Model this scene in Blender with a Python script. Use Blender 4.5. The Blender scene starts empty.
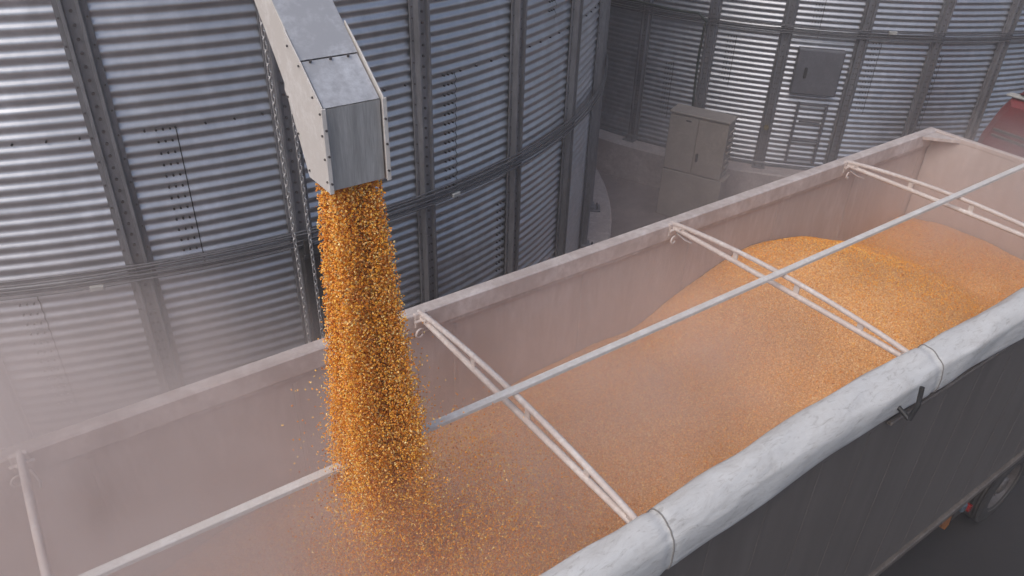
import bpy, bmesh, math, random
import numpy as np
from mathutils import Vector, Matrix, noise
random.seed(7); rng = np.random.default_rng(11)
S = bpy.context.scene
COL = S.collection
PI = math.pi

# ------------------------------------------------------------------ materials
def newmat(name):
    m = bpy.data.materials.new(name); m.use_nodes = True
    nt = m.node_tree; b = nt.nodes['Principled BSDF']
    return m, nt, b

def N(nt, t, **kw):
    n = nt.nodes.new(t)
    for k, v in kw.items():
        if k in n.inputs: n.inputs[k].default_value = v
        else: setattr(n, k, v)
    return n

def ramp(nt, src, stops, interp='LINEAR'):
    r = nt.nodes.new('ShaderNodeValToRGB'); r.color_ramp.interpolation = interp
    e = r.color_ramp.elements
    while len(e) > 1: e.remove(e[-1])
    e[0].position, e[0].color = stops[0][0], (*stops[0][1], 1)
    for p, c in stops[1:]:
        x = e.new(p); x.color = (*c, 1)
    nt.links.new(src, r.inputs[0]); return r.outputs[0]

def coords(nt, scale=(1, 1, 1)):
    g = nt.nodes.new('ShaderNodeNewGeometry'); m = nt.nodes.new('ShaderNodeMapping')
    m.inputs['Scale'].default_value = scale
    nt.links.new(g.outputs['Position'], m.inputs['Vector']); return m.outputs['Vector']

def noise_tex(nt, vec, scale, detail=5, rough=.6, dist=0):
    n = N(nt, 'ShaderNodeTexNoise'); n.inputs['Scale'].default_value = scale
    n.inputs['Detail'].default_value = detail; n.inputs['Roughness'].default_value = rough
    n.inputs['Distortion'].default_value = dist
    nt.links.new(vec, n.inputs['Vector']); return n.outputs['Fac']

def bump(nt, b, h, strength=.3, dist=.01):
    n = N(nt, 'ShaderNodeBump'); n.inputs['Strength'].default_value = strength
    n.inputs['Distance'].default_value = dist
    nt.links.new(h, n.inputs['Height']); nt.links.new(n.outputs['Normal'], b.inputs['Normal'])

def mixc(nt, f, a, c):
    m = N(nt, 'ShaderNodeMix', data_type='RGBA')
    for sock, v in ((m.inputs[0], f), (m.inputs[6], a), (m.inputs[7], c)):
        if isinstance(v, (int, float)): sock.default_value = v
        elif isinstance(v, tuple): sock.default_value = (*v, 1)
        else: nt.links.new(v, sock)
    return m.outputs[2]

def grime(name, base, dirt, rough=.5, metal=0., scale=3., amount=.5, streak=(1, 1, 1), bscale=60, bstr=.1, rough2=None):
    """a surface colour with patches of dirt of their own shape"""
    m, nt, b = newmat(name)
    v = coords(nt, streak)
    f = noise_tex(nt, v, scale, 7, .65, .3)
    f2 = noise_tex(nt, v, scale * 6.3, 6, .7)
    a = N(nt, 'ShaderNodeMath', operation='MULTIPLY'); nt.links.new(f, a.inputs[0]); nt.links.new(f2, a.inputs[1])
    fac = ramp(nt, a.outputs[0], [(max(0, .30 - amount * .22), (0, 0, 0)), (.30 + (1 - amount) * .3, (1, 1, 1))])
    nt.links.new(mixc(nt, fac, dirt, base), b.inputs['Base Color'])
    b.inputs['Metallic'].default_value = metal
    r = N(nt, 'ShaderNodeMapRange'); nt.links.new(f2, r.inputs[0])
    r.inputs[3].default_value = rough - .12; r.inputs[4].default_value = rough + .15
    nt.links.new(r.outputs[0], b.inputs['Roughness'])
    bump(nt, b, noise_tex(nt, coords(nt), bscale, 4), bstr, .004)
    return m

M = {}
M['galv'] = grime('galvanised_sheet', (.61, .625, .66), (.44, .45, .475), .40, .86, 1.0, .45, (1, 1, .6), 8, .03)
M['rib'] = grime('galvanised_rib', (.30, .30, .32), (.18, .18, .19), .50, .40, 2, .5, (2, 2, .6))
M['darksteel'] = grime('dark_steel', (.06, .06, .065), (.03, .03, .03), .55, .4, 4, .5)
M['rope'] = grime('wire_rope', (.045, .045, .05), (.16, .16, .17), .45, .5, 14, .4)
M['tie'] = grime('pale_tie', (.55, .55, .54), (.35, .35, .33), .6, 0, 8, .4)
M['white'] = grime('dusty_white_paint', (.70, .64, .61), (.46, .39, .36), .55, 0, 2.2, .5, (1, 1, .7), 40, .06)
M['bar'] = grime('white_bar_paint', (.78, .75, .72), (.58, .50, .46), .5, 0, 5, .4)
M['inner'] = grime('inner_wall_paint', (.60, .53, .50), (.48, .405, .37), .65, 0, 2.0, .45, (1.6, 1, .3), 30, .08)
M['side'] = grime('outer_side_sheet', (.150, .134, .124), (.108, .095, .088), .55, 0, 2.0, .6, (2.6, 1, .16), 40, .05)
M['sill'] = grime('sill_rail_paint', (.20, .17, .15), (.10, .085, .075), .55, 0, 6, .5)
M['chassis'] = grime('chassis_paint', (.03, .028, .027), (.05, .042, .036), .7, 0, 6, .5)
M['tyre'] = grime('tyre_rubber', (.018, .018, .019), (.045, .04, .036), .85, 0, 9, .5)
M['wheelrim'] = grime('wheel_rim_steel', (.24, .22, .21), (.12, .10, .09), .45, .4, 9, .5)
M['spout'] = grime('spout_sheet', (.66, .67, .69), (.42, .42, .43), .42, .35, 4, .45, (1, 1, 1), 30, .06)
M['spoutlit'] = grime('spout_lit_side_sheet', (.80, .78, .76), (.60, .56, .52), .55, 0, 5, .35)  # same spout metal, light falling on its sides put into a paler colour
M['spoutshade'] = grime('spout_shaded_front_sheet', (.50, .50, .50), (.32, .32, .32), .5, .35, 5, .7, (5, 5, .35), 50, .08)  # same metal, shade of the front face put into a darker colour; dirt streaks
M['bolt'] = grime('bolt_steel', (.18, .17, .17), (.10, .09, .09), .5, .6, 20, .4)
M['cab'] = grime('cabinet_paint', (.42, .375, .33), (.30, .26, .23), .5, 0, 4, .4)
M['cabdark'] = grime('cabinet_seam', (.03, .03, .03), (.05, .05, .05), .6)
M['hatch'] = grime('hatch_paint', (.20, .20, .22), (.14, .14, .155), .5, .3, 4, .5)
M['conc'] = grime('foundation_concrete', (.58, .51, .48), (.38, .32, .30), .85, 0, 2.2, .55, (1, 1, 1), 30, .35)
M['concdark'] = grime('old_concrete', (.20, .17, .155), (.11, .09, .08), .9, 0, 1.6, .55, (1, 1, 1), 25, .35)
M['asphalt'] = grime('asphalt', (.034, .030, .031), (.022, .020, .021), .85, 0, 1.2, .5, (1, 1, 1), 120, .5)
M['yard'] = grime('yard_concrete', (.33, .27, .25), (.20, .16, .15), .9, 0, .9, .55, (1, 1, 1), 60, .35)
M['red'] = grime('red_paint', (.24, .012, .016), (.15, .02, .02), .45, 0, 3, .4)
M['glassdark'] = grime('cab_glass', (.03, .035, .04), (.05, .05, .05), .15, 0, 3, .4)
M['green'] = grime('green_hose', (.035, .07, .055), (.05, .06, .05), .6, 0, 6, .5)
M['amber'] = grime('amber_plastic', (.60, .20, .03), (.3, .1, .02), .45, 0, 8, .4)
M['strap'] = grime('strap_webbing', (.30, .29, .28), (.2, .19, .18), .7, 0, 9, .4)
M['redlamp'] = grime('red_lens', (.5, .01, .015), (.3, .01, .01), .25, 0, 8, .3)
M['bluelens'] = grime('blue_grey_lens', (.12, .2, .26), (.08, .1, .12), .3, 0, 8, .3)

# tarpaulin: off-white vinyl with scuffs
def tarp_mat():
    m, nt, b = newmat('tarpaulin_vinyl')
    v = coords(nt, (.8, 1.6, 1.6))
    f = noise_tex(nt, v, 4.0, 9, .72, 1.2)
    c = ramp(nt, f, [(.28, (.48, .465, .445)), (.42, (.58, .572, .555)), (.60, (.63, .628, .615))])
    f2 = noise_tex(nt, coords(nt, (2.5, 9, 9)), 3.2, 8, .75, 1.6)
    c2 = ramp(nt, f2, [(.36, (.62, .60, .58)), (.44, (.93, .92, .91)), (.5, (1, 1, 1))])
    mm = N(nt, 'ShaderNodeMix', data_type='RGBA', blend_type='MULTIPLY'); mm.inputs[0].default_value = .7
    nt.links.new(c, mm.inputs[6]); nt.links.new(c2, mm.inputs[7])
    nt.links.new(mm.outputs[2], b.inputs['Base Color']); b.inputs['Roughness'].default_value = .5
    bump(nt, b, noise_tex(nt, v, 5, 6, .55, 1.6), .25, .02)
    return m
M['tarp'] = tarp_mat()

# corn: every kernel its own tint, pale tips
KERN = [(0, (.40, .11, .010)), (.14, (.76, .26, .018)), (.5, (.94, .39, .030)), (.76, (.97, .55, .08)), (.92, (.98, .76, .32)), (1, (.8, .26, .03))]
def kernel_mat(name, tips=True, warm=1.0):
    m, nt, b = newmat(name)
    g = nt.nodes.new('ShaderNodeNewGeometry')
    c = ramp(nt, g.outputs['Random Per Island'], KERN)
    nt.links.new(c, b.inputs['Base Color']); b.inputs['Roughness'].default_value = .38
    b.inputs['Specular IOR Level'].default_value = .6
    return m
M['kernel'] = kernel_mat('corn_kernels')

def heap_mat():
    m, nt, b = newmat('corn_heap_surface')
    v = coords(nt)
    d = N(nt, 'ShaderNodeTexNoise'); d.inputs['Scale'].default_value = 60
    nt.links.new(v, d.inputs['Vector'])
    w = N(nt, 'ShaderNodeMix', data_type='VECTOR'); w.inputs[0].default_value = .012
    nt.links.new(v, w.inputs[4]); nt.links.new(d.outputs['Color'], w.inputs[5])
    vo = N(nt, 'ShaderNodeTexVoronoi'); vo.inputs['Scale'].default_value = 120
    nt.links.new(w.outputs[1], vo.inputs['Vector'])
    sep = N(nt, 'ShaderNodeSeparateColor'); nt.links.new(vo.outputs['Color'], sep.inputs[0])
    c = ramp(nt, sep.outputs[0], [(0, (.58, .25, .085)), (.3, (.71, .33, .115)), (.7, (.82, .42, .155)), (.92, (.89, .54, .24)), (1, (.92, .67, .40))])
    big = noise_tex(nt, v, 1.3, 5, .6)
    c2 = ramp(nt, big, [(.3, (.90, .87, .86)), (.7, (1, 1, 1))])
    mm = N(nt, 'ShaderNodeMix', data_type='RGBA', blend_type='MULTIPLY'); mm.inputs[0].default_value = 1
    nt.links.new(c, mm.inputs[6]); nt.links.new(c2, mm.inputs[7])
    nt.links.new(mm.outputs[2], b.inputs['Base Color']); b.inputs['Roughness'].default_value = .55
    inv = N(nt, 'ShaderNodeMath', operation='SUBTRACT'); inv.inputs[0].default_value = 1
    nt.links.new(vo.outputs['Distance'], inv.inputs[1])
    bump(nt, b, inv.outputs[0], .7, .005)
    return m
M['heap'] = heap_mat()

# ------------------------------------------------------------------ mesh builder
class MB:
    def __init__(s): s.v = []; s.f = []; s.mi = []; s.sm = []
    def add(s, vs, fs, mi=0, smooth=False):
        o = len(s.v); s.v += [tuple(p) for p in vs]
        for f in fs: s.f.append(tuple(o + i for i in f)); s.mi.append(mi); s.sm.append(smooth)
    def box(s, c, d, rot=None, mi=0, bev=0.0):
        """box with chamfered edges"""
        c = Vector(c); hx, hy, hz = d[0] / 2, d[1] / 2, d[2] / 2
        bm = bmesh.new(); bmesh.ops.create_cube(bm, size=1)
        for v in bm.verts: v.co = Vector((v.co.x * d[0], v.co.y * d[1], v.co.z * d[2]))
        bv = bev if bev else min(d) * .12
        bmesh.ops.bevel(bm, geom=bm.edges[:], offset=min(bv, min(d) * .4), segments=1, affect='EDGES')
        Rm = rot if rot is not None else Matrix.Identity(3)
        bm.verts.index_update()
        s.add([c + Rm @ v.co for v in bm.verts], [[v.index for v in f.verts] for f in bm.faces], mi)
        bm.free()
    def tube(s, pts, r, n=10, mi=0, caps=True, rs=None):
        pts = [Vector(p) for p in pts]; rings = []
        up = None
        for i, p in enumerate(pts):
            a = pts[max(i - 1, 0)]; b = pts[min(i + 1, len(pts) - 1)]
            t = (b - a).normalized()
            if up is None: up = Vector((0, 0, 1)) if abs(t.z) < .9 else Vector((1, 0, 0))
            x = t.cross(up).normalized(); y = x.cross(t).normalized(); up = y
            rr = rs[i] if rs else r
            rings.append([p + x * rr * math.cos(2 * PI * k / n) + y * rr * math.sin(2 * PI * k / n) for k in range(n)])
        vs = [q for ring in rings for q in ring]; fs = []
        for i in range(len(pts) - 1):
            for k in range(n):
                fs.append((i * n + k, i * n + (k + 1) % n, (i + 1) * n + (k + 1) % n, (i + 1) * n + k))
        s.add(vs, fs, mi, True)
        if caps:
            s.add(rings[0], [tuple(range(n))[::-1]], mi); s.add(rings[-1], [tuple(range(n))], mi)
    def cyl(s, a, b, r, n=12, mi=0): s.tube([a, b], r, n, mi)
    def prism(s, poly, axis_vec, mi=0):
        """poly: list of 3D points; extruded by axis_vec"""
        a = Vector(axis_vec); n = len(poly); P = [Vector(p) for p in poly]
        vs = P + [p + a for p in P]
        fs = [tuple(range(n))[::-1], tuple(range(n, 2 * n))]
        for i in range(n): fs.append((i, (i + 1) % n, n + (i + 1) % n, n + i))
        s.add(vs, fs, mi)
    def lathe(s, prof, c, axis='y', n=40, mi=0, smooth=True):
        """prof: (radius, offset along axis)"""
        vs = []; fs = []; c = Vector(c)
        for r, h in prof:
            for k in range(n):
                a = 2 * PI * k / n; x = r * math.cos(a); y = r * math.sin(a)
                vs.append(c + (Vector((x, h, y)) if axis == 'y' else Vector((x, y, h))))
        for i in range(len(prof) - 1):
            for k in range(n):
                fs.append((i * n + k, i * n + (k + 1) % n, (i + 1) * n + (k + 1) % n, (i + 1) * n + k))
        s.add(vs, fs, mi, smooth)
    def build(s, name, mats, parent=None, loc=(0, 0, 0), fixn=True):
        me = bpy.data.meshes.new(name)
        me.from_pydata(s.v, [], s.f)
        if not isinstance(mats, (list, tuple)): mats = [mats]
        for m in mats: me.materials.append(m)
        me.polygons.foreach_set('material_index', s.mi)
        me.polygons.foreach_set('use_smooth', s.sm)
        me.update()
        if fixn:
            bm = bmesh.new(); bm.from_mesh(me); bmesh.ops.recalc_face_normals(bm, faces=bm.faces[:]); bm.to_mesh(me); bm.free()
        o = bpy.data.objects.new(name, me); COL.objects.link(o); o.location = loc
        if parent: o.parent = parent
        return o

def tag(o, label=None, cat=None, group=None, kind=None):
    if label: o['label'] = label
    if cat: o['category'] = cat
    if group: o['group'] = group
    if kind: o['kind'] = kind
    return o
def thing(name, label, cat, loc=(0, 0, 0), rz=0, group=None):
    o = bpy.data.objects.new(name, None); COL.objects.link(o); o.location = loc; o.rotation_euler = (0, 0, rz)
    o.empty_display_size = .3
    return tag(o, label, cat, group)

def np_mesh(name, V, F, mats, parent=None, smooth=False, mi=None):
    me = bpy.data.meshes.new(name)
    k = F.shape[1]
    me.vertices.add(len(V)); me.vertices.foreach_set('co', V.astype(np.float32).ravel())
    me.loops.add(F.size); me.loops.foreach_set('vertex_index', F.astype(np.int32).ravel())
    me.polygons.add(len(F)); me.polygons.foreach_set('loop_start', np.arange(0, F.size, k, dtype=np.int32))
    me.polygons.foreach_set('use_smooth', np.full(len(F), smooth))
    if not isinstance(mats, (list, tuple)): mats = [mats]
    for m in mats: me.materials.append(m)
    me.update(calc_edges=True); me.validate()
    o = bpy.data.objects.new(name, me); COL.objects.link(o)
    if parent: o.parent = parent
    return o

# ------------------------------------------------------------------ camera
CAM = Vector((.38694569, -1.79397949, 7.18571071)); FPX = 775.178
yaw, pitch, roll = .94004033, .57402108, .03268455
F_ = Vector((math.cos(yaw) * math.cos(pitch), math.sin(yaw) * math.cos(pitch), -math.sin(pitch)))
r_ = Vector((math.sin(yaw), -math.cos(yaw), 0)); u_ = r_.cross(F_)
R_ = r_ * math.cos(roll) + u_ * math.sin(roll); U_ = -r_ * math.sin(roll) + u_ * math.cos(roll)
cd = bpy.data.cameras.new('camera'); cam = bpy.data.objects.new('camera', cd); COL.objects.link(cam)
cam.matrix_world = Matrix(((R_.x, U_.x, -F_.x, CAM.x), (R_.y, U_.y, -F_.y, CAM.y), (R_.z, U_.z, -F_.z, CAM.z), (0, 0, 0, 1)))
cd.sensor_width = 36; cd.lens = FPX / 1024 * 36; cd.clip_end = 1000; cd.clip_start = .05
S.camera = cam

# ------------------------------------------------------------------ ground
def sheet(name, x0, x1, y0, y1, z, mat, nx=2, ny=2, lab=None):
    xs = np.linspace(x0, x1, nx); ys = np.linspace(y0, y1, ny)
    V = np.array([(x, y, z) for y in ys for x in xs])
    F = np.array([(j * nx + i, j * nx + i + 1, (j + 1) * nx + i + 1, (j + 1) * nx + i) for j in range(ny - 1) for i in range(nx - 1)])
    o = np_mesh(name, V, F, mat); tag(o, lab, None, None, 'structure'); return o
sheet('ground', -120, 120, -120, 120, 0, M['asphalt'])
sheet('concrete_yard', -30, 60, 3.1, 60, .004, M['yard'])

# ------------------------------------------------------------------ silos
RS = 7.78; ZB = .78; ZT = 11.4; PITCH = .104; AMP = .0125
def corr(z): return AMP * np.sin(2 * PI * (z - ZB) / PITCH)
def silo(name, label, cx, cy, t0, dt, zring, seams, ztop_bolt, group):
    root = thing(name, label, 'silo', (cx, cy, 0), 0, group)
    # corrugated wall
    nz = int((ZT - ZB) / PITCH * 8) + 1; na = 220
    zs = np.linspace(ZB, ZT, nz); an = np.linspace(0, 2 * PI, na, endpoint=False)
    # sheets overlap every ~0.83 m: tiny steps, and each sheet is very slightly dented
    rr = RS + corr(zs)
    Z, A = np.meshgrid(zs, an, indexing='ij')
    dent = .003 * np.sin(A * 17 + np.floor(Z / .832) * 1.7)
    Rr = rr[:, None] + dent
    V = np.stack([Rr * np.cos(A), Rr * np.sin(A), Z], -1).reshape(-1, 3)
    i, k = np.meshgrid(np.arange(nz - 1), np.arange(na), indexing='ij'); k2 = (k + 1) % na
    F = np.stack([i * na + k, i * na + k2, (i + 1) * na + k2, (i + 1) * na + k], -1).reshape(-1, 4)
    np_mesh('wall', V, F, M['galv'], root, True)
    # roof cone with eave
    b = MB(); b.lathe([(RS + .25, ZT - .04), (RS + .25, ZT + .02), (1.0, ZT + 3.1), (.9, ZT + 3.4), (0.01, ZT + 3.4)], (0, 0, 0), 'z', 72, 0, False)
    b.build('roof', M['galv'], root)
    # foundation disc
    b = MB(); RF = 8.24
    b.lathe([(RF, 0.0), (RF, ZB - .03), (RF - .03, ZB), (RS - .5, ZB)], (0, 0, 0), 'z', 120, 0, False)
    b.build('foundation', [M['conc']], root)
    b = MB(); b.lathe([(RS + .02, ZB + .001), (RS + .07, ZB + .001), (RS + .07, ZB + .045), (RS + .02, ZB + .06)], (0, 0, 0), 'z', 160, 0, False)
    b.build('base_ring', M['rib'], root)
    # stiffener ribs
    prof = [(-.115, .0), (-.115, .018), (-.078, .018), (-.068, .085), (-.046, .085), (-.040, .045), (.040, .045), (.046, .085), (.068, .085), (.078, .018), (.115, .018), (.115, .0)]
    rib0 = None; n = int(round(2 * PI / dt)); 
    b = MB()
    r0 = RS + AMP + .003
    zsplit = [ZB + .02, 3.05, 6.4, ZT - .1]
    for q in range(3):
        e = .006 if q == 0 else (0 if q == 1 else -.004)
        b.prism([(r0 + h + (e if h > .01 else 0), t, zsplit[q]) for t, h in prof], (0, 0, zsplit[q + 1] - zsplit[q] - .002))
    z = ZB + .15
    while z < ZT - .2:
        for tt in ((0,) if z > 3.05 else (-.02, .02)):
            b.cyl((r0 + .045, tt, z), (r0 + .058, tt, z), .013, 6, 1)
        for tt in (-.097, .097):
            if int(z * 10) % 2 == 0: b.cyl((r0 + .015, tt, z + .05), (r0 + .028, tt, z + .05), .008, 6, 1)
        z += PITCH
    b.box((r0 + .06, 0, ZB + .05), (.14, .22, .10), None, 0)
    b.box((r0 + .10, 0, ZB + .015), (.28, .26, .03), None, 0)
    b.cyl((r0 + .18, -.07, ZB + .02), (r0 + .18, -.07, ZB + .09), .014, 6, 1)
    b.cyl((r0 + .18, .07, ZB + .02), (r0 + .18, .07, ZB + .09), .014, 6, 1)
    # keep the exact photo rib angles; spread the hidden remainder evenly
    span = 2 * PI; vis = 8
    angs = [t0 + k * dt for k in range(-1, vis)]
    rest = n - len(angs); gap = span - dt * (len(angs) - 1)
    angs += [angs[-1] + gap * (k + 1) / (rest + 1) for k in range(rest)]
    for k, a in enumerate(angs):
        if rib0 is None: o = rib0 = b.build('stiffener_rib', [M['rib'], M['bolt']], root)
        else: o = rib0.copy(); COL.objects.link(o); o.parent = root
        o.rotation_euler = (0, 0, a)
    # wire ropes strung round the ribs
    for j, (dz, dr) in enumerate(((-.085, .012), (-.06, .0), (-.028, .012), (.0, .0), (.035, .014), (.062, .002))):
        pts = []; m = 5
        for q in range(len(angs) * m + 1):
            k, fr = divmod(q, m); a = sorted(x % (2 * PI) for x in angs)
            a1 = a[k % len(a)]; a2 = a[(k + 1) % len(a)] + (2 * PI if (k + 1) % len(a) == 0 else 0)
            if k >= len(a): a1 = a[0] + 2 * PI; a2 = a1
            th = a1 + (a2 - a1) * fr / m
            sag = .009 * math.sin(PI * fr / m) * (1 + .6 * math.sin(k * 2.1 + j * 1.3)) + .006 * math.sin(k * 1.7 + j * 2)
            Rr_ = r0 + .10 + dr - .01 * math.sin(PI * fr / m)
            pts.append((Rr_ * math.cos(th), Rr_ * math.sin(th), zring + dz - sag))
        bb = MB(); bb.tube(pts, .0105, 6, 0, False); bb.build('wire_rope', M['rope'], root, fixn=False)
    # vertical sheet seams with bolt clusters
    for (a, z0, z1, side) in seams:
        bb = MB(); w = .0045 / RS; zz = np.arange(z0, z1, PITCH / 8)
        vs = []; fs = []
        for q, z in enumerate(zz):
            Rr_ = RS + float(corr(z)) + .0085
            for s_ in (-1, 1): vs.append((Rr_ * math.cos(a + s_ * w), Rr_ * math.sin(a + s_ * w), z))
            if q: fs.append((2 * q - 2, 2 * q - 1, 2 * q + 1, 2 * q))
        bb.add(vs, fs, 0)
        z = ZB + PITCH * (math.ceil((z0 - ZB) / PITCH) + .75)
        while z < z1:
            for q in range(3):
                th = a + side * (.045 + q * .055) / RS; Rr_ = RS - AMP * .2
                c = Vector((Rr_ * math.cos(th), Rr_ * math.sin(th), z + .012)); nrm = Vector((math.cos(th), math.sin(th), 0))
                bb.cyl(c, c + nrm * .022, .0095, 6, 0)
            z += PITCH
        bb.build('panel_seam', M['darksteel'], root)
    # ring of bolts where two courses of sheet overlap
    for zb in ztop_bolt:
        bb = MB(); a = 0
        while a < 2 * PI:
            nrm = Vector((math.cos(a), math.sin(a), 0)); c = nrm * (RS - .005) + Vector((0, 0, zb))
            bb.cyl(c, c + nrm * .022, .009, 6, 0); a += .24 / RS
        tag(bb.build('bolt_course', M['darksteel'], root), None, None, None, 'stuff')
    return root

SA = silo('grain_silo', 'near corrugated steel silo behind the falling corn, its rib touched by hanging chains',
     2.829, 12.528, -1.971, .185, 3.5,
     [(-1.7175, 3.42, 4.74, -1), (-1.8975, 2.0, 3.34, -1), (-1.357, 3.3, 4.72, -1), (-1.2460, 1.9, 2.98, -1), (-1.02, 3.4, 6.2, -1), (-2.04, 3.4, 4.8, -1), (-1.12, 4.9, 6.6, -1)],
     [4.72 + .0, 7.2], 'corrugated grain silos')
SB = silo('grain_silo', 'rear corrugated steel silo with a small grey hatch and a concrete plinth',
     19.368, 12.117, -2.830, .176, 3.55,
     [(-2.592, 2.3, 3.3, -1), (-2.255, 2.0, 3.4, -1), (-2.405, 3.4, 4.6, -1), (-2.10, 1.6, 3.2, -1), (-2.74, 1.4, 2.6, -1)],
     [4.9, 7.2], 'corrugated grain silos')

def pol(c, th, r, z): return Vector((c[0] + r * math.cos(th), c[1] + r * math.sin(th), z))
# inspection hatch on the rear silo (local coordinates of the silo)
def rotz(a): return Matrix.Rotation(a, 3, 'Z')
th = -2.389; o0 = (0, 0)
b = MB(); b.box(pol(o0, th, RS + .075, 2.79), (.16, .84, .86), rotz(th), 0, .012)
b.box(pol(o0, th, RS + .165, 2.79), (.02, .80, .82), rotz(th), 0, .004)
hb = b.build('inspection_hatch', M['hatch'], SB)
b = MB(); b.box(pol(o0, th, RS + .19, 2.78) + rotz(th) @ Vector((0, -.22, 0)), (.035, .05, .2), rotz(th), 0, .008)
b.build('handle', M['cabdark'], hb)
b = MB()
for t_ in (-2.413, -2.345):
    b.box(pol(o0, t_, RS + .06, 1.56), (.04, .05, 1.24), rotz(t_))
for z in (2.14, 1.80, 1.40, 1.02):
    b.box(pol(o0, -2.379, RS + .075, z), (.025, .50 if z != 1.8 else .40, .035), rotz(-2.379))
b.build('access_frame', M['hatch'], SB)
# green hose: along the ring, then down the second rib
b = MB(); pts = [pol(o0, -3.05 + q * .04, RS + .13, 3.64 - .02 * math.sin(q)) for q in range(10)] + [pol(o0, -2.668, RS + .13, 3.5)] + [pol(o0, -2.672 + .003 * math.sin(z * 5), RS + .09, 3.4 - z * .52) for z in range(0, 6)]
b.tube(pts, .022, 8, 0, False); b.build('green_hose', M['green'], SB)
b = MB(); b.box(pol(o0, -2.243, RS + .13, 3.60), (.05, .14, .06), rotz(-2.243)); b.build('cable_tie', M['tie'], SB)
b = MB(); b.cyl(pol(o0, -2.478, RS + .12, 1.62), pol(o0, -2.478, RS + .17, 1.62), .05, 14); b.build('round_marker', grime('brass', (.35, .28, .12), (.2, .16, .08), .5, .4), SB)
# pale ties on the near silo's ropes
for a_, z_ in ((-1.833, 3.40), (-1.372, 3.42)):
    b = MB(); b.box(pol(o0, a_, RS + .115, z_), (.05, .12, .055), rotz(a_), 0, .01); b.build('cable_tie', M['tie'], SA)
# steel cable bracket and its box under the ropes
b = MB()
b.box(pol(o0, -1.588, RS + .16, 3.34), (.16, .34, .05), rotz(-1.588), 0, .006)
b.box(pol(o0, -1.604, RS + .22, 3.42), (.03, .05, .22), rotz(-1.604), 0, .006)
b.box(pol(o0, -1.598, RS + .14, 2.62), (.10, .17, 1.38), rotz(-1.598), 0, .01)
b.build('cable_bracket', M['darksteel'], SA)

# ------------------------------------------------------------------ hanging chains
def chain_mesh(x, y, z0, z1, name):
    L = .068; wire = .0072; n = int((z1 - z0) / (L - .014)); V = []; Fc = []
    nu, nv = 14, 5
    for i in range(n):
        zc = z1 - i * (L - .014)
        sw = .03 * math.sin(i * .05 + x)
        for u in range(nu):
            a = 2 * PI * u / nu
            cx = math.cos(a) * .015; cz = math.sin(a) * .015 + (L / 2 - .022) * (1 if math.sin(a) > 0 else -1)
            nx, nz = math.cos(a), math.sin(a)
            for v in range(nv):
                c = 2 * PI * v / nv
                px = cx + nx * wire * math.cos(c); pz = cz + nz * wire * math.cos(c); py = wire * math.sin(c)
                if i % 2: px, py = py, px
                ang = .5 + .15 * math.sin(i * .3)
                qx = px * math.cos(ang) - py * math.sin(ang); qy = px * math.sin(ang) + py * math.cos(ang)
                V.append((x + qx + sw * .3, y + qy, zc + pz))
        o = i * nu * nv
        for u in range(nu):
            for v in range(nv):
                Fc.append((o + u * nv + v, o + u * nv + (v + 1) % nv, o + ((u + 1) % nu) * nv + (v + 1) % nv, o + ((u + 1) % nu) * nv + v))
    return np_mesh(name, np.array(V), np.array(Fc), M['rope'], None, True)
chm = grime('chain_steel', (.62, .62, .63), (.4, .39, .38), .4, .6, 30, .5)
for x, lab in ((2.415, 'left steel chain hanging in front of the near silo beside the grain spout'), (2.56, 'right steel chain hanging in front of the near silo, nearer the corn stream')):
    c = chain_mesh(x, 4.42, .35, 9.0, 'hanging_chain'); c.data.materials.clear(); c.data.materials.append(chm)
    tag(c, lab, 'chain', 'chains hanging beside the spout')

# ------------------------------------------------------------------ electrical cabinet
ang = math.atan2(-1.05, .46)          # along the front
fr = Vector((math.cos(ang), math.sin(ang), 0)); dp = Vector((-fr.y, fr.x, 0))   # dp points to the back
if dp.x < 0: dp = -dp
RC = Matrix(((fr.x, dp.x, 0), (fr.y, dp.y, 0), (0, 0, 1)))
P0 = Vector((11.03, 7.90, 0)); Wd = 1.15; D = .42
cb = thing('electrical_cabinet', 'beige two-door electrical cabinet on a pedestal before the rear silo', 'cabinet', P0)
def cbox(b, u, v, z, d, mi=0, bev=.008): b.box(fr * u + dp * v + Vector((0, 0, z)), d, RC, mi, bev)
b = MB(); cbox(b, Wd / 2 + .02, D / 2 - .01, .50, (Wd + .04, D + .02, .99)); b.build('pedestal', M['cab'], cb)
b = MB(); cbox(b, Wd / 2, D / 2, 1.565, (Wd - .02, D - .04, 1.13)); b.build('body', M['cab'], cb)
b = MB(); cbox(b, Wd / 2, D / 2 - .01, 2.15, (Wd + .03, D + .03, .04)); b.build('top_cover', M['cab'], cb)
for k in range(2):
    b = MB(); cbox(b, Wd * (.25 + .5 * k), .005, 1.56, (Wd / 2 - .018, .03, 1.08), 0, .006)
    d = b.build('door', M['cab'], cb)
    b = MB()
    if k == 0:
        cbox(b, Wd * .33, -.014, 2.03, (.10, .012, .03), 0, .003); b.build('name_plate', M['cabdark'], d)
    else:
        cbox(b, Wd * .53 + .03, -.02, 1.36, (.045, .035, .16), 0, .006); b.build('handle', M['cabdark'], d)
b = MB()
for q in range(7): cbox(b, Wd + .012, D * .5, 1.12 + q * .135, (.035, D * .62, .045), 0, .006)
cbox(b, Wd + .03, D * .5, 1.0, (.10, D * .9, .03), 0, .004)
b.build('side_louvres', M['cab'], cb)

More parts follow.
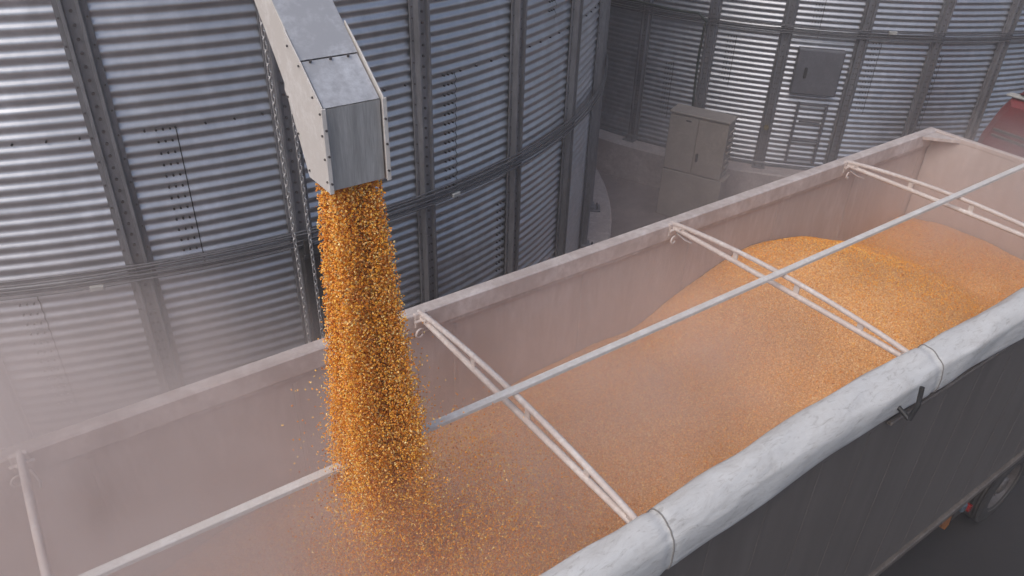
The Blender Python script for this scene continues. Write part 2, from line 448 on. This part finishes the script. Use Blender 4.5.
# ------------------------------------------------------------------ trailer
H = 3.9; W = 2.4; X0 = -2.9; X1 = 9.60; SP = 2.625; ZF = 1.12
tr = thing('grain_trailer', 'long open-topped white grain trailer heaped with corn under the spout', 'trailer', (3.3, 1.2, 0))
TL = Vector((3.3, 1.2, 0))
def tb(b, name, mat, parent=tr, fixn=True):
    o = b.build(name, mat, parent, (0, 0, 0), fixn)
    if parent is tr: o.location = -TL
    return o
# far side wall (inner skin), rim beam
b = MB(); b.box(((X0 + X1) / 2, W + .075, (ZF + H - .17) / 2), (X1 - X0 + .10, .05, H - .17 - ZF), None, 0, .004); x_ = X0 + .6
while x_ < X1:
    b.box((x_, W + .047, (ZF + H) / 2 - .1), (.03, .005, H - ZF - .3), None, 0, .003); x_ += 1.31
tb(b, 'side_wall', M['inner'])
b = MB(); b.box(((X0 + X1) / 2, W + .055, H - .085), (X1 - X0 + .14, .11, .17), None, 0, .012)
b.box(((X0 + X1) / 2, W + .035, H - .19), (X1 - X0 + .06, .03, .035), None, 0, .006); tb(b, 'top_rail', M['white'])
# near side wall : outer sheet with faint vertical ribs, sill
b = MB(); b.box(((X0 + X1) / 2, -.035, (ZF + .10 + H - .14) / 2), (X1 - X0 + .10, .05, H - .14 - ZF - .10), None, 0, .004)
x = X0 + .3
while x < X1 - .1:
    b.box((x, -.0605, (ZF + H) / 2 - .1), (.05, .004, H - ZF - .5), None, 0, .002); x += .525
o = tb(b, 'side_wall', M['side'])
b = MB(); b.box(((X0 + X1) / 2, .02, H - .12), (X1 - X0 + .14, .10, .20), None, 0, .012); tb(b, 'top_rail', M['white'])
b = MB(); b.box(((X0 + X1) / 2, -.06, ZF + .05), (X1 - X0 + .12, .07, .085), None, 0, .01); tb(b, 'bottom_rail', M['sill'])
b = MB(); b.box(((4.9 + X1) / 2 + .05, -.085, H - .345), (X1 - 4.9 + .1, .04, .03), None, 0, .008)
tb(b, 'tarp_track', M['sill'])
# end walls
for xx, nm in ((X1 + .035, 'tailgate'), (X0 - .035, 'front_wall')):
    b = MB(); b.box((xx, W / 2 + .01, (ZF + H - .03) / 2), (.05, W + .06, H - .03 - ZF), None, 0, .004)
    s = 1 if nm == 'tailgate' else -1
    b.box((xx + .005 * s, W / 2 + .01, H - .03), (.07, W + .04, .06), None, 0, .01)
    for yy in (.5, 1.2, 1.9): b.box((xx + .045 * s, yy, 2.4), (.05, .08, 2.3), None, 0, .008)
    tb(b, nm, M['inner'])
for yy, s in ((W - .06, 1), (.12, -1)):
    b = MB()
    b.prism([(X1, yy + .11 * s, H - .055), (X1 - .30, yy + .09 * s, H - .055), (X1, yy - .25 * s, H - .055)], (0, 0, .035))
    tb(b, 'corner_gusset', M['white'])
# floor and chassis
b = MB(); b.box(((X0 + X1) / 2, W / 2, ZF + .03), (X1 - X0, W, .06)); tb(b, 'floor', M['inner'])
b = MB()
for yy in (.75, 1.65): b.box(((X0 + X1) / 2 , yy, ZF - .16), (X1 - X0 - .3, .12, .28), None, 0, .01)
x = X0 + .5
while x < X1:
    b.box((x, W / 2, ZF - .06), (.08, W - .1, .10), None, 0, .01); x += .9
for yy in (.0, W): b.box((8.85, yy * .8 + .24, ZF - .05), (1.5, .40, .035), None, 0, .008)
b.box((7.6, 1.2, .75), (.7, 1.4, .35), None, 0, .04)
tb(b, 'chassis', M['chassis'])
# wheels
def wheel(cx, cy, s):
    b = MB(); R = .52; w = .27
    pf = [(R * .60, -w * .42), (R * .68, -w * .5), (R * .93, -w * .47), (R, -w * .36)]
    for q in range(-2, 3):
        c = q * .045
        pf += [(R, c - .018), (R - .012, c - .013), (R - .012, c + .004), (R, c + .008)] if q < 2 else []
    pf += [(R, w * .36), (R * .93, w * .47), (R * .68, w * .5), (R * .60, w * .42)]
    b.lathe(pf, (cx, cy, R), 'y', 48); t = tb(b, 'tyre', M['tyre'], W_)
    b = MB(); o = s * w * .5
    b.lathe([(R * .66, o * .98), (R * .64, o * .86), (R * .58, o * .80), (R * .52, o * .2), (R * .40, o * .05), (R * .34, o * .35), (R * .22, o * .42), (R * .21, o * .8), (R * .14, o * .9), (.001, o * .9)], (cx, cy, R), 'y', 40)
    for k in range(10):
        a = 2 * PI * k / 10; q = Vector((cx + .145 * math.cos(a), cy + o * .30, R + .145 * math.sin(a)))
        b.cyl(q, q + Vector((0, o * .35, 0)), .014, 6)
    tb(b, 'rim', M['wheelrim'], W_)
for cx in (8.84, .1):
    for cy, s in ((.085, -1), (.42, -1), (W - .085, 1), (W - .42, 1)):
        W_ = thing('wheel', None, None, (0, 0, 0)); W_.parent = tr; W_.location = -TL
        wheel(cx, cy, s)
for x_ in (8.84, .1):
    b = MB(); b.cyl((x_, .2, .52), (x_, 2.2, .52), .07, 14); tb(b, 'axle', M['chassis'])
# lamps under the sill
b = MB(); b.tube([(8.20, .02, .50), (8.20, .07, .50)], .05, 14); tb(b, 'marker_lamp', M['redlamp'])
b = MB(); b.box((8.04, .05, .60), (.10, .05, .12), None, 0, .02); tb(b, 'grey_lens', M['bluelens'])
b = MB(); b.box((8.12, .10, .75), (.30, .04, .75), None, 0, .01); tb(b, 'lamp_bracket', M['chassis'])
b = MB(); b.prism([(7.50, .05, .92), (7.60, .05, .90), (7.80, .05, .60), (7.84, .05, .44), (7.78, .05, .40), (7.66, .05, .50)], (0, .04, 0)); tb(b, 'amber_reflector', M['amber'])

# crossbars: arched top tube over a straight tube, welded together at both ends
def crossbar(x, first=None):
    b = MB(); n = 22; z0 = H - .03
    b.tube([(x, W + .01 - (W + .0) * q / n, z0 + .02 + .082 * math.sin(PI * q / n) ** .8) for q in range(n + 1)], .021, 10)
    b.tube([(x - .012 * math.sin(PI * q / n), W + .01 - W * q / n, z0 - .015 + .012 * math.sin(PI * q / n)) for q in range(n + 1)], .023, 10)
    for f in (.3, .56, .8):
        zt = z0 + .02 + .082 * math.sin(PI * f) ** .8
        b.box((x - .005, W - W * f, (zt + z0) / 2), (.014, .05, zt - z0 + .0), None, 0, .003)
    for f, L in ((.02, .18), (.97, .14)): b.box((x - .002, W - W * f, z0 + .003), (.03, L, .07), None, 0, .008)
    o = tb(b, 'crossbar', M['bar'])
    b = MB()
    b.box((x - .01, W + .01, z0 - .03), (.10, .035, .13), None, 0, .008)
    b.cyl((x - .07, W - .03, z0 - .02), (x + .06, W - .03, z0 - .02), .014, 8)
    b.tube([(x - .05 + .035 * math.cos(t), W - .05 - .02 * math.sin(t * .5), z0 - .10 + .035 * math.sin(t)) for t in np.linspace(0, 5.6, 14)], .008, 6)
    b.tube([(x + .02, W - .03, z0 - .07), (x + .05, W - .12, z0 - .11), (x + .045, W - .20, z0 - .10)], .009, 6)
    b.cyl((x - .032, W - .10, z0 + .02), (x - .022, W - .10, z0 + .02), .011, 8)
    c = b.build('bracket', M['bar'], o)
    return o
for k in range(-1, 4): crossbar(k * SP)
b = MB(); b.box(((X0 + X1) / 2, W / 2 + .0, H + .112), (X1 - X0 + .02, .052, .034), None, 0, .005)
tb(b, 'ridge_bar', grime('ridge_bar_paint', (.84, .83, .81), (.64, .60, .56), .5, 0, 5, .4))

LX = (4.87, -.2, 3.84)
# rolled tarpaulin over the near top rail
def tarp():
    nx, ns = 620, 56; xs = np.linspace(X0 - .15, X1 + .12, nx); V = []
    for x in xs:
        bow = .055 * math.exp(-((x - 4.3) / 1.6) ** 2)
        thick = 1.04 + .34 * max(0, min(1, (3.8 - x) / 3.2)) + .05 * math.sin(x * 1.9)
        d = min(abs(x - k * SP - .06) for k in range(-1, 4)); pinch = 1 - .07 * math.exp(-(d / .035) ** 2)
        for k in range(ns):
            a = 2 * PI * k / ns
            ry = .125; rz = .155 * thick
            ca, sa = math.cos(a), math.sin(a)
            y = ry * math.copysign(abs(ca) ** .72, ca); z = rz * math.copysign(abs(sa) ** .72, sa)
            # leans outwards and down: top inner edge is higher
            p = Vector((x, y, z))
            nv = noise.fractal(Vector((x * .9, ca * 1.3 + 3, sa * 1.3)), 1.0, 2.0, 5) * .011
            nv += (noise.noise(Vector((x * 3.2, ca * 2.1, sa * 2.1 + 9)))) * .006
            lump = noise.noise(Vector((x * 1.2 + 5, 2, 8)))
            nv += .006 * math.sin(a * 3 + x * 1.1 + lump * 4)
            f = (1 + nv / .13) * pinch
            yy = -.045 + bow + y * f; zz = H - .09 + z * f - .35 * max(0, -(y)) * .6
            if sa < 0: zz -= .02
            V.append((x, yy, zz))
    V = np.array(V); i, k = np.meshgrid(np.arange(nx - 1), np.arange(ns), indexing='ij'); k2 = (k + 1) % ns
    F = np.stack([i * ns + k, i * ns + k2, (i + 1) * ns + k2, (i + 1) * ns + k], -1).reshape(-1, 4)
    o = np_mesh('rolled_tarpaulin', V, F, M['tarp'], tr, True); o.location = -TL
    # straps pulled round the roll, following its surface
    for kk in range(-1, 4):
        x = kk * SP + .06 + .03; j = int(np.argmin(abs(xs - x))); ring = V[j * ns:(j + 1) * ns]; c = ring.mean(0)
        pts = [Vector(c + (q - c) * 1.012) for q in ring[:]] 
        sel = pts[-6:] + pts[:] ; sel = pts[2:46]
        b = MB(); b.tube([(q.x, q.y, q.z) for q in sel], .0045, 6)
        s = b.build('strap_seam', M['strap'], o)
    return o
tarp_o = tarp()
b = MB(); b.tube([(LX[0] + .02, -.20, LX[2] + .13), (LX[0], -.225, LX[2]), (LX[0] - .02, -.215, LX[2] - .12)], .017, 8); b.tube([(LX[0] - .02, -.12, LX[2] - .08), (LX[0] - .02, -.215, LX[2] - .12)], .017, 8)
tb(b, 'tarp_latch', M['darksteel'])

# ------------------------------------------------------------------ corn heap
MOUNDS = [(1.9, 1.15, 3.08, 25), (6.62, 1.58, 3.44, 27), (9.85, 1.6, 2.88, 13), (-1.6, 1.2, 2.9, 26), (4.3, 1.7, 2.92, 15)]
def hz(x, y):
    x = np.asarray(x, float); y = np.asarray(y, float); acc = np.full(x.shape, 0.0); k = 14.
    for mx, my, mz, sl in MOUNDS:
        r = np.sqrt((x - mx) ** 2 + (y - my) ** 2 + .5) - .707
        acc += np.exp(k * (mz - r * math.tan(math.radians(sl))))
    acc += math.exp(k * 2.2)
    return np.log(acc) / k
def heap():
    nx, ny = 1150, 236; xs = np.linspace(X0 + .01, X1 - .01, nx); ys = np.linspace(.0, W + .045, ny)
    X, Y = np.meshgrid(xs, ys, indexing='ij'); Z = hz(X, Y)
    lo = np.zeros_like(Z)
    for sx, am in ((1.7, .020), (4.1, .010), (9.7, .009)):
        for q in range(5):
            a = rng.uniform(0, 2 * PI); ph = rng.uniform(0, 6)
            lo += am * .5 * np.sin((X * math.cos(a) + Y * math.sin(a)) * sx * rng.uniform(.8, 1.3) + ph)
    Z = Z + lo + rng.uniform(-.0035, .0035, Z.shape)
    V = np.stack([X, Y, Z], -1).reshape(-1, 3)
    i, k = np.meshgrid(np.arange(nx - 1), np.arange(ny - 1), indexing='ij')
    F = np.stack([i * ny + k, (i + 1) * ny + k, (i + 1) * ny + k + 1, i * ny + k + 1], -1).reshape(-1, 4)
    o = np_mesh('corn_heap', V, F, M['heap'], None, True)
    tag(o, 'orange corn heaped in mounds inside the long white trailer', 'corn heap', None, 'stuff')
    return lo, xs, ys
LO, HX, HY = heap()
def hsurf(x, y):
    i = np.clip(((x - HX[0]) / (HX[1] - HX[0])).astype(int), 0, len(HX) - 1); j = np.clip(((y - HY[0]) / (HY[1] - HY[0])).astype(int), 0, len(HY) - 1)
    return hz(x, y) + LO[i, j]

# ------------------------------------------------------------------ kernels
KV = np.array([(-.5, -.42, -.25), (.5, -.30, -.18), (.5, .30, -.18), (-.5, .42, -.25), (-.5, -.42, .25), (.5, -.25, .16), (.5, .25, .16), (-.5, .42, .25)])
KF = np.array([(3, 2, 1, 0), (4, 5, 6, 7), (0, 1, 5, 4), (1, 2, 6, 5), (2, 3, 7, 6), (3, 0, 4, 7)])
def kernels(name, P, size, mat, flat=False):
    n = len(P); q = rng.normal(size=(n, 4)); 
    if flat: q[:, 1:3] *= .35
    q /= np.linalg.norm(q, axis=1)[:, None]
    w, x, y, z = q.T
    Rm = np.stack([1 - 2 * (y * y + z * z), 2 * (x * y - z * w), 2 * (x * z + y * w), 2 * (x * y + z * w), 1 - 2 * (x * x + z * z), 2 * (y * z - x * w), 2 * (x * z - y * w), 2 * (y * z + x * w), 1 - 2 * (x * x + y * y)], -1).reshape(n, 3, 3)
    s = size * rng.uniform(.75, 1.2, n)
    V = (np.einsum('nij,kj->nki', Rm, KV) * s[:, None, None] + P[:, None, :]).reshape(-1, 3)
    F = (KF[None] + (np.arange(n) * 8)[:, None, None]).reshape(-1, 4)
    return np_mesh(name, V, F, mat, None, False)
# the falling stream: leaves the mouth of the spout, loosens on the way down
SX0, SX1, SY0, SY1, SZ = 1.492, 1.722, 1.012, 1.19, 5.80
n = 140000
t = rng.uniform(0, 1, n) ** .85
drop = t * 2.75
cl = rng.normal(size=(n, 2))
ux = rng.uniform(-1, 1, n); uy = rng.uniform(-1, 1, n)
ux = np.sign(ux) * np.abs(ux) ** .75; uy = np.sign(uy) * np.abs(uy) ** .75
# strands: thicker and thinner ropes of grain in the stream
str_c = rng.uniform(-.85, .85, (11, 2)); w_ = rng.integers(0, 11, n); f_ = rng.uniform(0, 1, n) < .55
ux = np.where(f_, str_c[w_, 0] + rng.normal(0, .11, n), ux); uy = np.where(f_, str_c[w_, 1] + rng.normal(0, .11, n), uy)
ux = np.clip(ux, -1, 1.0); uy = np.clip(uy, -1, 1)
sp = 1 + .50 * np.clip(drop, 0, 1.7) + .35 * np.clip(drop - 1.7, 0, 2)
jit = .003 + .009 * drop ** 1.8
x = (SX0 + SX1) / 2 + ux * (SX1 - SX0) / 2 * sp + cl[:, 0] * jit + .02 * drop
y = (SY0 + SY1) / 2 + uy * (SY1 - SY0) / 2 * sp + cl[:, 1] * jit
z = SZ - drop
keep = (rng.uniform(0, 1, n) < np.clip(1.2 - 1.25 * np.clip(drop - 1.45, 0, 1.2), .07, 1)) & (z > hsurf(x, y) - .01)
P = np.stack([x, y, z], -1)[keep]
# stray grains flying round the stream
m = 2600
dr = 2.7 * rng.uniform(.2, 1, m) ** .6; aa = rng.uniform(0, 2 * PI, m); rr = .10 + .09 * dr + np.abs(rng.exponential(.008 + .035 * dr, m))
P2 = np.stack([1.62 + .02 * dr + rr * np.cos(aa), 1.1 + rr * np.sin(aa) * .9, SZ - dr], -1)
# spray thrown up by the landing, drifting along the trailer
m = 24000
rx = 1.85 + rng.normal(0, .42, m) + np.abs(rng.normal(0, .36, m)); ry = 1.15 + rng.normal(0, .36, m)
rz = hsurf(rx, ry) + np.where(rng.uniform(0, 1, m) < .93, rng.beta(1.0, 3.2, m) * .95, rng.beta(1.2, 2.6, m) * 1.25) * np.clip(1.3 - np.hypot(rx - 1.9, ry - 1.1) * .6, .2, 1.2)
P3 = np.stack([rx, ry, rz], -1)
P = np.concatenate([P, P2, P3]); ok = (P[:, 0] > X0 + .05) & (P[:, 1] > .12) & (P[:, 1] < W - .03) & (P[:, 2] > hsurf(P[:, 0], P[:, 1]) - .005)
so = kernels('corn_stream', P[ok], .0082, M['kernel'])
tag(so, 'golden corn kernels pouring from the metal spout and spraying over the heap', 'falling corn', None, 'stuff')
# loose kernels lying on the heap
m = 60000
lx = rng.uniform(X0 + .1, X1 - .1, m); ly = rng.uniform(.1, W, m); lz = hsurf(lx, ly) + .002
lo_ = kernels('loose_corn', np.stack([lx, ly, lz], -1), .0088, M['kernel'], True)
tag(lo_, 'single corn kernels lying loose over the heaped corn surface', 'loose corn', None, 'stuff')

# ------------------------------------------------------------------ spout
XA, XB = 1.482, 1.735
spt = thing('loading_spout', 'square galvanised metal spout pouring corn into the trailer', 'spout', (1.6, 1.1, 5.75))
SL = Vector((1.6, 1.1, 5.75))
def sb(b, name, mat, parent=spt):
    o = b.build(name, mat, parent)
    if parent is spt: o.location = -SL
    return o
# (y, z) outlines, measured on the left side plane
TOPL = [(1.183, 6.248), (1.50, 6.495), (3.1, 8.10), (5.2, 10.6)]
BOTL = [(1.347, 6.051), (1.66, 6.44 - .01), (3.22, 7.93), (5.32, 10.45)]
def strip(b, pts, xa, xb, th=.004, off=0):
    for (y0, z0), (y1, z1) in zip(pts[:-1], pts[1:]):
        d = Vector((0, y1 - y0, z1 - z0)).normalized(); nrm = Vector((0, -d.z, d.y)) * th
        b.prism([(xa, y0, z0), (xb, y0, z0), (xb, y1, z1), (xa, y1, z1)], nrm)
b = MB(); strip(b, [(y, z) for y, z in TOPL], XA + .003, XB - .003, .005); sb(b, 'duct_top', M['spout'])
b = MB(); strip(b, BOTL, XA + .003, XB - .003, .003)
for xx in (XA, XB - .004):
    for i in range(3):
        b.prism([(xx, *TOPL[i]), (xx, *TOPL[i + 1]), (xx, *BOTL[i + 1]), (xx, *BOTL[i])], (.004, 0, 0))
sb(b, 'duct_side', M['spoutlit'])
# hood: sloping upper face, upright front, back, two side cheeks wider than the duct
b = MB(); strip(b, [(1.0, 6.108), (1.180, 6.243)], XA + .006, XB - .006, .004); sb(b, 'hood_upper_plate', M['spout'])
b = MB(); b.prism([(XA + .006, .996, 5.758), (XB - .006, .996, 5.758), (XB - .006, .996, 6.106), (XA + .006, .996, 6.106)], (0, .004, 0)); sb(b, 'hood_front_plate', M['spoutshade'])
b = MB(); b.prism([(XA + .006, 1.198, 5.75), (XB - .006, 1.198, 5.75), (XB - .006, 1.345, 6.05), (XA + .006, 1.345, 6.05)], (0, .004, 0)); sb(b, 'hood_back_plate', M['spout'])
cheek = [(.985, 5.752), (.985, 6.118), (1.172, 6.262), (1.30, 6.352), (1.375, 6.08), (1.345, 6.045), (1.205, 5.744)]
for xx in (XA - .008, XB + .003):
    b = MB(); b.prism([(xx, y, z) for y, z in cheek], (.005, 0, 0)); ck = sb(b, 'hood_cheek', M['spoutlit'])
    b = MB(); s = -1 if xx < 1.6 else 1
    for y, z in ((1.0, 5.80), (1.0, 5.90), (1.0, 6.0), (1.0, 6.09), (1.06, 6.14), (1.17, 6.235), (1.19, 5.78), (1.27, 5.92), (1.34, 6.06), (1.27, 6.29)):
        x_ = xx if s < 0 else xx + .005
        b = MB(); b.cyl((x_, y, z), (x_ + s * .006, y, z), .0048, 6); b.build('bolt', M['bolt'], ck)
# folded flange along the front edge of each cheek, with clips
for x_ in (XA - .004, XB + .006):
    b = MB(); b.box((x_, .978, 5.935), (.020, .006, .365), None, 0, .002)
    sb(b, 'front_flange', M['spoutlit'])
b = MB()
for x_ in (XA - .002, XB + .004):
    for z in (5.80, 5.92, 6.03): b.cyl((x_, .975, z), (x_, .968, z), .005, 6)
for x_ in (XA + .04, XB - .05, (XA + XB) / 2): b.cyl((x_, 1.175, 6.238), (x_, 1.165, 6.252), .006, 6)
sb(b, 'clips', M['bolt'])

# ------------------------------------------------------------------ red truck cab behind the trailer
rm = thing('truck_cab', 'dusty red truck cab mostly hidden behind the trailer tailgate', 'truck', (15.2, 2.50, 0.46))
def loft(prof, secs):
    """prof: (y, z) outline; secs: (x, inset) sections"""
    n = len(prof); cy = sum(p[0] for p in prof) / n; cz = sum(p[1] for p in prof) / n; vs = []; fs = []
    for x_, s_ in secs:
        for y_, z_ in prof:
            d = math.hypot(y_ - cy, z_ - cz); vs.append((x_, y_ - (y_ - cy) / d * s_, z_ - (z_ - cz) / d * s_))
    for i in range(len(secs) - 1):
        for k in range(n): fs.append((i * n + k, i * n + (k + 1) % n, (i + 1) * n + (k + 1) % n, (i + 1) * n + k))
    fs.append(tuple(range(n))); fs.append(tuple(range((len(secs) - 1) * n, len(secs) * n))[::-1])
    b = MB(); b.add(vs, fs); return b
prof = [(1.32, .75), (1.34, 1.5), (1.27, 2.05), (1.16, 2.30), (1.10, 2.62)]
low = [(1.36, .75), (1.38, 1.5), (1.34, 1.95), (1.20, 2.42), (1.08, 2.66), (-1.2, 2.72), (-1.36, 2.3), (-1.40, 1.5), (-1.36, .75)]
b = loft(low, [(-1.0, .16), (-.9, .05), (-.75, 0), (.9, 0), (1.05, .06), (1.12, .16)]); bd = b.build('cab_body', M['red'], rm)
top = [(1.02, 2.70), (.92, 2.95), (.74, 3.14), (.50, 3.24), (-.6, 3.30), (-.95, 3.15), (-1.1, 2.74)]
b = loft(top, [(-.86, .14), (-.76, .04), (-.6, 0), (.6, 0), (.85, .10), (.95, .22)]); b.build('roof_fairing', M['red'], rm)
b = MB(); b.box((-.80, .98, 2.685), (.16, .34, .035), None, 0, .01); b.build('light_trim', M['tie'], bd)
for q in range(2):
    b = MB(); b.box((-1.0, .55, 2.12 - q * .10), (.05, 1.1, .045), Matrix.Rotation(.03, 3, 'X'), 0, .01); b.build('vent_slot', M['chassis'], bd)
b = MB(); b.box((1.11, 0, 2.1), (.05, 2.0, .75), None, 0, .02); b.build('windscreen', M['glassdark'], bd)
b = MB(); b.box((1.2, 0, .72), (.25, 2.5, .4), None, 0, .05); b.build('bumper', M['chassis'], rm)
b = MB(); b.box((-2.6, 0, .82), (3.2, .9, .25), None, 0, .03); b.build('chassis', M['chassis'], rm)
for (cx, cy) in ((.2, 1.1), (.2, -1.1), (-3.2, 1.0), (-3.2, -1.0)):
    wt = thing('wheel', None, None, (cx, cy, .04)); wt.parent = rm; R = .5; w = .3
    b = MB(); b.lathe([(R * .55, -w / 2), (R * .93, -w / 2), (R, -w * .3), (R, w * .3), (R * .93, w / 2), (R * .55, w / 2)], (0, 0, 0), 'y', 40); b.build('tyre', M['tyre'], wt)
    b = MB(); sg = 1 if cy > 0 else -1; b.lathe([(R * .57, sg * w * .45), (R * .5, sg * w * .1), (.01, sg * w * .25)], (0, 0, 0), 'y', 30); b.build('rim', M['wheelrim'], wt)

# ------------------------------------------------------------------ dust and haze
def volmat(name, col, dens, aniso=.2):
    m = bpy.data.materials.new(name); m.use_nodes = True; nt = m.node_tree
    nt.nodes.remove(nt.nodes['Principled BSDF'])
    v = N(nt, 'ShaderNodeVolumePrincipled'); v.inputs['Color'].default_value = (*col, 1)
    v.inputs['Density'].default_value = dens; v.inputs['Anisotropy'].default_value = aniso
    nt.links.new(v.outputs[0], nt.nodes['Material Output'].inputs['Volume'])
    return m, nt, v
mh, nt, v = volmat('haze_air', (.90, .85, .83), HAZE if 'HAZE' in globals() else .008)
b = MB(); b.add([(x, y, z) for x in (-125, 125) for y in (-125, 125) for z in (-1, 16.5)], [(0, 1, 3, 2), (4, 6, 7, 5), (0, 4, 5, 1), (2, 3, 7, 6), (0, 2, 6, 4), (1, 5, 7, 3)])
hzo = b.build('haze', mh); tag(hzo, 'thin even dusty air over the whole yard', 'haze', None, 'stuff')

md, nt, v = volmat('dust', (.99, .885, .85), 0, .1)
g = nt.nodes.new('ShaderNodeNewGeometry')
def blob(cx, cy, cz, rx, ry, rz, amp):
    m = nt.nodes.new('ShaderNodeVectorMath'); m.operation = 'SUBTRACT'; m.inputs[1].default_value = (cx, cy, cz); nt.links.new(g.outputs['Position'], m.inputs[0])
    d = nt.nodes.new('ShaderNodeVectorMath'); d.operation = 'DIVIDE'; d.inputs[1].default_value = (rx, ry, rz); nt.links.new(m.outputs[0], d.inputs[0])
    l = nt.nodes.new('ShaderNodeVectorMath'); l.operation = 'LENGTH'; nt.links.new(d.outputs[0], l.inputs[0])
    r = nt.nodes.new('ShaderNodeMapRange'); r.interpolation_type = 'SMOOTHSTEP'; nt.links.new(l.outputs['Value'], r.inputs[0])
    r.inputs[1].default_value = 1; r.inputs[2].default_value = 0; r.inputs[3].default_value = 0; r.inputs[4].default_value = amp
    return r.outputs[0]
def madd(a, c, op='ADD'):
    m = nt.nodes.new('ShaderNodeMath'); m.operation = op; nt.links.new(a, m.inputs[0])
    if isinstance(c, (int, float)): m.inputs[1].default_value = c
    else: nt.links.new(c, m.inputs[1])
    return m.outputs[0]
BL = [(1.5, 1.2, 3.0, 2.1, 1.8, 1.4, 1.3), (-.6, 1.9, 3.3, 3.4, 2.4, 2.0, 2.3), (4.0, 1.4, 3.2, 2.5, 1.7, 1.25, 1.05), (9.6, 1.5, 3.2, 2.2, 1.7, 1.3, 1.3), (-.5, 4.0, 2.4, 3.4, 2.1, 2.5, 1.0), (11.0, 6.2, .8, 4.5, 4.5, 2.4, .22)]
tot = None
for q in BL:
    o = blob(*q); tot = o if tot is None else madd(tot, o)
nz = N(nt, 'ShaderNodeTexNoise'); nz.inputs['Scale'].default_value = 1.35; nz.inputs['Detail'].default_value = 3; nz.inputs['Distortion'].default_value = .9
nt.links.new(g.outputs['Position'], nz.inputs['Vector'])
r = N(nt, 'ShaderNodeMapRange'); nt.links.new(nz.outputs['Fac'], r.inputs[0]); r.inputs[1].default_value = .36; r.inputs[2].default_value = .70; r.inputs[3].default_value = .45; r.inputs[4].default_value = 2.0
dens = madd(madd(tot, r.outputs[0], 'MULTIPLY'), .55, 'MULTIPLY')
nt.links.new(dens, v.inputs['Density'])
b = MB(); b.add([(x, y, z) for x in (-4.5, 14) for y in (-1, 9) for z in (.02, 5.3)], [(0, 1, 3, 2), (4, 6, 7, 5), (0, 4, 5, 1), (2, 3, 7, 6), (0, 2, 6, 4), (1, 5, 7, 3)])
du = b.build('dust_cloud', md); tag(du, 'pinkish grain dust billowing in and around the trailer', 'dust', None, 'stuff')

# ------------------------------------------------------------------ light
w = bpy.data.worlds.new('World'); S.world = w; w.use_nodes = True; nt = w.node_tree
sky = nt.nodes.new('ShaderNodeTexSky'); sky.sky_type = 'NISHITA'; sky.sun_disc = False
sd = Vector((-1.0, -.25, 1.35)).normalized()      # towards the sun
el = math.asin(sd.z); az = math.atan2(sd.x, sd.y)
sky.sun_elevation = el; sky.sun_rotation = az; sky.dust_density = 3.0; sky.air_density = 1.0; sky.ozone_density = .6
bg = nt.nodes['Background']; nt.links.new(sky.outputs[0], bg.inputs[0]); bg.inputs[1].default_value = .12
sl = bpy.data.lights.new('sun', 'SUN'); sl.energy = 1.1; sl.angle = math.radians(45); sl.color = (1, .95, .9)
so_ = bpy.data.objects.new('sun', sl); COL.objects.link(so_); so_.location = (0, 0, 20); so_.rotation_euler = (-sd).to_track_quat('-Z', 'Y').to_euler()

S.render.engine = 'CYCLES'
S.cycles.volume_bounces = 2; S.cycles.max_bounces = 6; S.cycles.transparent_max_bounces = 8
S.cycles.volume_step_rate = 3.0; S.cycles.volume_max_steps = 48
S.render.resolution_x = 1024; S.render.resolution_y = 576
S.view_settings.view_transform = 'Standard'; S.view_settings.look = 'None'; S.view_settings.exposure = 0.37; S.view_settings.gamma = 1
